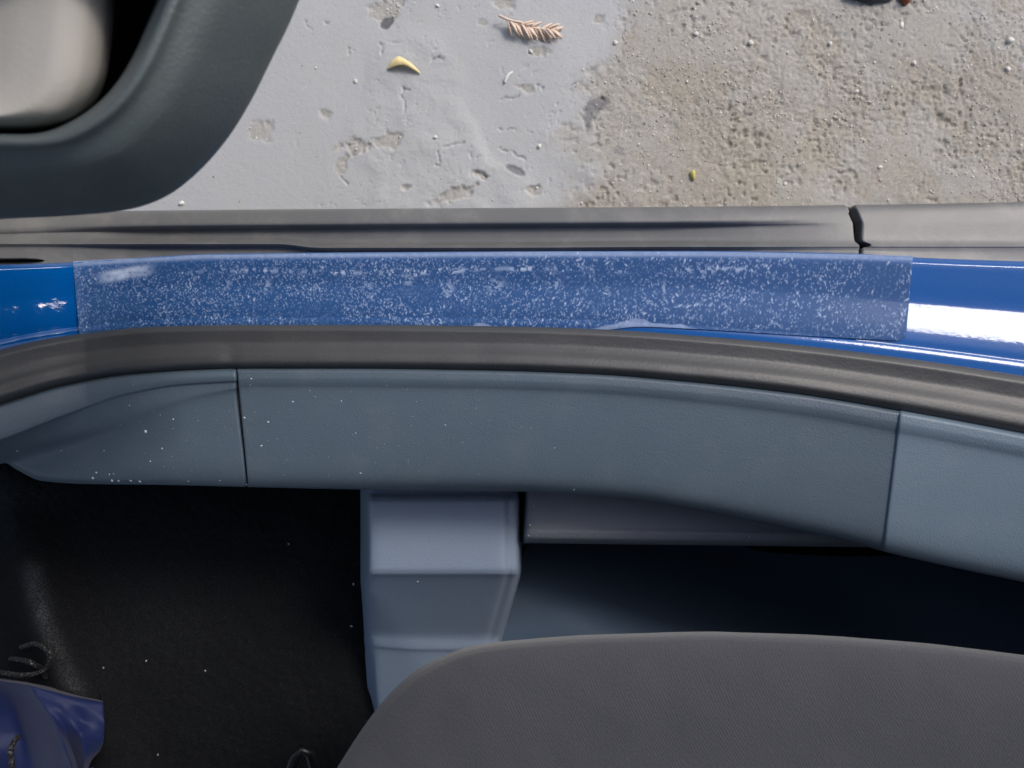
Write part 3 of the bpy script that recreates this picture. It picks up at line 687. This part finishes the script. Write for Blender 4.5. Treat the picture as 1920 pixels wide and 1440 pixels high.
# ------------------------------------------------------------------ things lying on the ground
# dry conifer twig
tw = gpt(990, 55); twig = empty('conifer_twig', tuple(tw))
tag(twig, 'dry pinkish-tan conifer twig with flat needles on the smooth concrete', 'twig')
stem_px = [(936, 35, .012), (955, 44, .012), (980, 52, .010), (1005, 57, .009), (1025, 58, .009), (1040, 60, .008)]
sw = np.array([list(gpt(a, b) + Vector((0, 0, h - .003))) for a, b, h in stem_px]); sws = spline(sw, 40)
v, f = tube(sws, np.linspace(.0016, .0008, 40), 8); mesh_np('stem', v, f, M_twig, twig)
def needle_mesh(L, wd, th):
    m = 6; V = []; Fc = []
    for i in range(m + 1):
        t = i / m; ww = wd * (math.sin(math.pi * min(1, .18 + t * .80)) ** .6) * .5; zz = -.35 * L * t * t
        V += [(-ww, L * t, zz), (0, L * t, zz + th), (ww, L * t, zz), (0, L * t, zz - th * .4)]
    for i in range(m):
        for j in range(4): Fc.append((i * 4 + j, i * 4 + (j + 1) % 4, i * 4 + 4 + (j + 1) % 4, i * 4 + 4 + j))
    Fc += [(3, 2, 1, 0), (m * 4, m * 4 + 1, m * 4 + 2, m * 4 + 3)]
    me = bpy.data.meshes.new('needle'); me.from_pydata(V, [], Fc); me.materials.append(M_twig)
    me.polygons.foreach_set('use_smooth', [True] * len(me.polygons)); return me
nm = [needle_mesh(.0165, .0036, .0008), needle_mesh(.014, .0034, .0008), needle_mesh(.011, .0034, .0008)]
for i in range(30):
    t = .16 + .84 * i / 29; k = int(t * 39); p = Vector(sws[k]); tg = Vector(sws[min(39, k + 1)]) - Vector(sws[max(0, k - 1)])
    ang = math.atan2(tg.y, tg.x)
    for side in (-1, 1):
        if side == 1 and random.random() < .35: continue
        me = nm[0] if (side == -1 and t < .75) else nm[1] if t < .85 else nm[2]
        o = link('needle', me, twig)
        spread = math.radians(random.uniform(34, 52)) * (.8 if side == 1 else 1)
        d = ang + side * spread - math.pi / 2
        if side == 1: d = ang + math.radians(random.uniform(14, 34)) - math.pi / 2
        o.matrix_basis = Matrix.Translation(p + Vector((0, 0, random.uniform(-.0008, .0012)))) @ Matrix.Rotation(d, 4, 'Z') @ Matrix.Rotation(math.radians(random.uniform(-10, 14)), 4, 'X') @ Matrix.Rotation(math.radians(random.uniform(-35, 35)), 4, 'Y')
# curled yellow leaf
le = spline([(727, 128), (735, 116), (748, 108), (760, 113), (774, 122), (788, 136)], 30); li = spline([(728, 132), (738, 130), (750, 128), (762, 128), (775, 133), (789, 139)], 30)
def leafrow(f, h):
    q = le + (li - le) * f; g0 = np.array([list(gpt(a, b)) for a, b in q]); g0[:, 2] += h * np.sin(np.linspace(.15, math.pi - .1, 30)) + .0012; return g0
lf = loft('dry_leaf', [leafrow(0, .002), leafrow(.3, .006), leafrow(.65, .008), leafrow(1, .0065), leafrow(.9, .0050), leafrow(.5, .005), leafrow(.05, .0012)], M_leaf, None, sub=3)
tag(lf, 'small curled yellow dry leaf on the smooth grey concrete', 'leaf')
sl = spline([(946, 155), (949, 147), (954, 140), (961, 134)], 16); slw = np.array([list(gpt(a, b) + Vector((0, 0, .0016))) for a, b in sl])
v, f = tube(slw, .0019 * np.sin(np.linspace(.35, math.pi - .25, 16)) ** .6, 8)
o = mesh_np('husk', v, f, M_white); tag(o, 'slim curved white husk below the conifer twig', 'husk')
def rock(px, py, rx, ry, rz, mat, name, label, cat, group=None, rot=0, sink=.35, seed=0):
    import bmesh
    bm = bmesh.new(); bmesh.ops.create_icosphere(bm, subdivisions=2, radius=1)
    s = ZC / F; r_ = random.Random(seed); ph = [r_.uniform(0, 6) for _ in range(6)]
    for vv_ in bm.verts:
        c = vv_.co; k = 1 + .14 * math.sin(3.1 * c.x + ph[0]) + .12 * math.sin(3.7 * c.y + ph[1] + c.z) + .08 * math.sin(6 * c.z + ph[2] + 3 * c.x)
        vv_.co = Vector((c.x * rx * s * k, c.y * ry * s * k, c.z * rz * s * k))
    me = bpy.data.meshes.new(name); bm.to_mesh(me); bm.free(); me.materials.append(mat)
    me.polygons.foreach_set('use_smooth', [True] * len(me.polygons))
    o = bpy.data.objects.new(name, me); C.objects.link(o); o.location = gpt(px, py) + Vector((0, 0, rz * s * (1 - 2 * sink))); o.rotation_euler = (0, 0, math.radians(rot))
    return tag(o, label, cat, group)
GP = 'pale pebbles scattered on the concrete'
PEB = [(666, 152, 4, 5, 'pale oval pebble left of the curled yellow leaf, on smooth concrete'), (995, 95, 4.5, 5, 'single pale pebble just below the conifer twig'),
       (1154, 79, 5, 5, 'pale round pebble to the right of the twig where smooth skin ends'), (816, 258, 4.5, 4.5, 'pale pebble alone on smooth concrete straight below the curled yellow leaf'),
       (1011, 274, 4.5, 5.5, 'whitish pebble on smooth concrete left of the worn sandy edge'), (1306, 62, 5, 4.5, 'pale pebble near the top edge midway between twig and dark stone'),
       (1409, 78, 5, 6, 'second pale pebble to the left of the dark bluish stone'), (1558, 80, 6, 5, 'pale pebble close below the dark bluish stone at the top edge'), (1608, 170, 4.5, 5, 'pale pebble in the middle of the sandy worn area'),
       (1716, 117, 5.5, 6, 'pale pebble lower right of the elongated white stone'), (1896, 74, 8, 7, 'largest white pebble near the right edge of the picture'), (1892, 128, 6, 5, 'cream pebble below the largest white pebble at right'),
       (1693, 44, 9, 4, 'small elongated white stone just below the rust-brown stone'), (340, 381, 6, 5, 'white pebble between the open door and the side skirt'), (1473, 344, 5, 4, 'cream pebble close to the skirt, right of the yellow lichen'),
       (1652, 312, 5, 4, 'pale pebble near the skirt joint'), (820, 10, 4, 4, 'tiny pale pebble at the top edge left of the twig')]
for i, (a, b, c, d, lab) in enumerate(PEB):
    rock(a, b, c * .85, d * .85, min(c, d) * .65, M_pebble, 'pebble', lab, 'pebble', GP, rot=i * 37, seed=i)
rock(1700, -8, 13, 18, 11, M_rust, 'rust_stone', 'rust-brown stone cut off by the top edge of the picture', 'stone', rot=10, seed=50)
rock(1632, -16, 58, 21, 12, M_slate, 'dark_stone', 'dark bluish stone cut off by the top edge beside the rust-brown stone', 'stone', rot=-4, seed=51)
o = rock(1299, 328, 4.5, 11, 5, M_lich, 'lichen', 'small bright yellow lichen tuft on the worn concrete', 'lichen', rot=4, sink=.2, seed=52)
# loose grit: thousands of grains, one object
ico = [(0, 0, 1), (.894, 0, .447), (.276, .851, .447), (-.724, .526, .447), (-.724, -.526, .447), (.276, -.851, .447), (.724, .526, -.447), (-.276, .851, -.447), (-.894, 0, -.447), (-.276, -.851, -.447), (.724, -.526, -.447), (0, 0, -1)]
icf = [(0, 1, 2), (0, 2, 3), (0, 3, 4), (0, 4, 5), (0, 5, 1), (1, 6, 2), (2, 7, 3), (3, 8, 4), (4, 9, 5), (5, 10, 1), (2, 6, 7), (3, 7, 8), (4, 8, 9), (5, 9, 10), (1, 10, 6), (6, 11, 7), (7, 11, 8), (8, 11, 9), (9, 11, 10), (10, 11, 6)]
ico = np.array(ico); icf = np.array(icf)
def grains(name, pos, size, mat, flat=.7, seed=1):
    r = np.random.default_rng(seed); n_ = len(pos)
    s = size[:, None] * r.uniform(.6, 1.35, (n_, 3)) * [1, 1, flat]
    a = r.uniform(0, 6.283, n_); ca, sa = np.cos(a), np.sin(a)
    v = ico[None] * (1 + r.uniform(-.22, .22, (n_, 12, 1))) * s[:, None]
    x = v[..., 0] * ca[:, None] - v[..., 1] * sa[:, None]; y = v[..., 0] * sa[:, None] + v[..., 1] * ca[:, None]
    V = np.stack([x, y, v[..., 2]], -1) + pos[:, None]
    Fa = (icf[None] + (np.arange(n_) * 12)[:, None, None]).reshape(-1, 3)
    me = bpy.data.meshes.new(name); me.vertices.add(n_ * 12); me.vertices.foreach_set('co', V.reshape(-1).astype(np.float32))
    me.loops.add(len(Fa) * 3); me.loops.foreach_set('vertex_index', Fa.reshape(-1).astype(np.int32))
    me.polygons.add(len(Fa)); me.polygons.foreach_set('loop_start', np.arange(0, len(Fa) * 3, 3, dtype=np.int32)); me.polygons.foreach_set('loop_total', np.full(len(Fa), 3, dtype=np.int32))
    me.update(calc_edges=True); me.materials.append(mat); return link(name, me)
n0 = 60000
x = rng.uniform(-.7, .7, n0); y = rng.uniform(.14, .47, n0); wm = wornat(x, y)
dn = fbm(x * 13, y * 13, 81, 3); keep = rng.random(n0) < wm * (.15 + .85 * sst(.36, .6, dn)) * .8 + .012
x, y = x[keep], y[keep]
sz = .00040 + .0010 * rng.random(len(x)) ** 4
grit = grains('loose_grit', np.stack([x, y, gz(x, y) + sz * .1], -1), sz, M_grit)
tag(grit, 'fine pale and brown grit lying over the worn concrete', 'grit', kind='stuff')

# ------------------------------------------------------------------ dust specks on the trim, carpet and cover (seated on what is under them)
bpy.context.view_layer.update(); dg = bpy.context.evaluated_depsgraph_get()
def seat_on(px, py):
    d = Vector(((px - 960) / F, (720 - py) / F, -1)).normalized()
    ok, loc, nr_, *_ = sc.ray_cast(dg, Vector((0, 0, ZC)), d); return np.array(loc) if ok else None
sp_l = [(273, 809, 3.2), (243, 760, 1.6), (300, 778, 1.3), (325, 786, 1.5), (304, 841, 1.6), (549, 753, 2), (503, 791, 2.6), (490, 836, 2.2), (458, 783, 1.8), (471, 710, 1.6), (456, 817, 1.8), (462, 908, 2.4), (282, 865, 1.5), (174, 896, 3), (181, 886, 2.6), (205, 889, 2), (213, 888, 1.6),
        (210, 900, 3), (222, 901, 2.4), (245, 901, 2.6), (262, 902, 3), (195, 845, 1.4), (32, 845, 1.8), (115, 845, 1.3), (412, 901, 1.4), (353, 902, 1.2), (676, 887, 1.8), (663, 1095, 2), (659, 1174, 1.9), (696, 1106, 1.5), (783, 1090, 2), (994, 985, 2.3), (991, 1004, 1.8), (980, 1020, 2),
        (952, 969, 1.5), (1076, 918, 1.8), (1405, 1006, 1.3), (194, 1252, 2.6), (274, 1239, 1.7), (385, 1258, 1.9), (541, 1020, 1.7), (296, 1415, 1.6), (1000, 948, 1.4), (695, 1070, 1.8), (698, 935, 1.6), (773, 924, 1.5), (905, 932, 1.5), (640, 752, 1.2), (667, 812, 1.2), (835, 797, 1.3), (1040, 840, 1.1)]
for _ in range(110):
    sp_l.append((rng.uniform(120, 1000), rng.uniform(720, 912), rng.uniform(.35, .8)))
pp, ss = [], []
for a, b, r_ in sp_l:
    q = seat_on(a, b)
    if q is not None: pp.append(q); ss.append(r_ * (ZC - q[2]) / F)
dust = grains('dust_specks', np.array(pp), np.array(ss), M_dust, flat=.45, seed=5)
tag(dust, 'tiny white dust specks scattered over the sill trim and carpet', 'dust', kind='stuff')
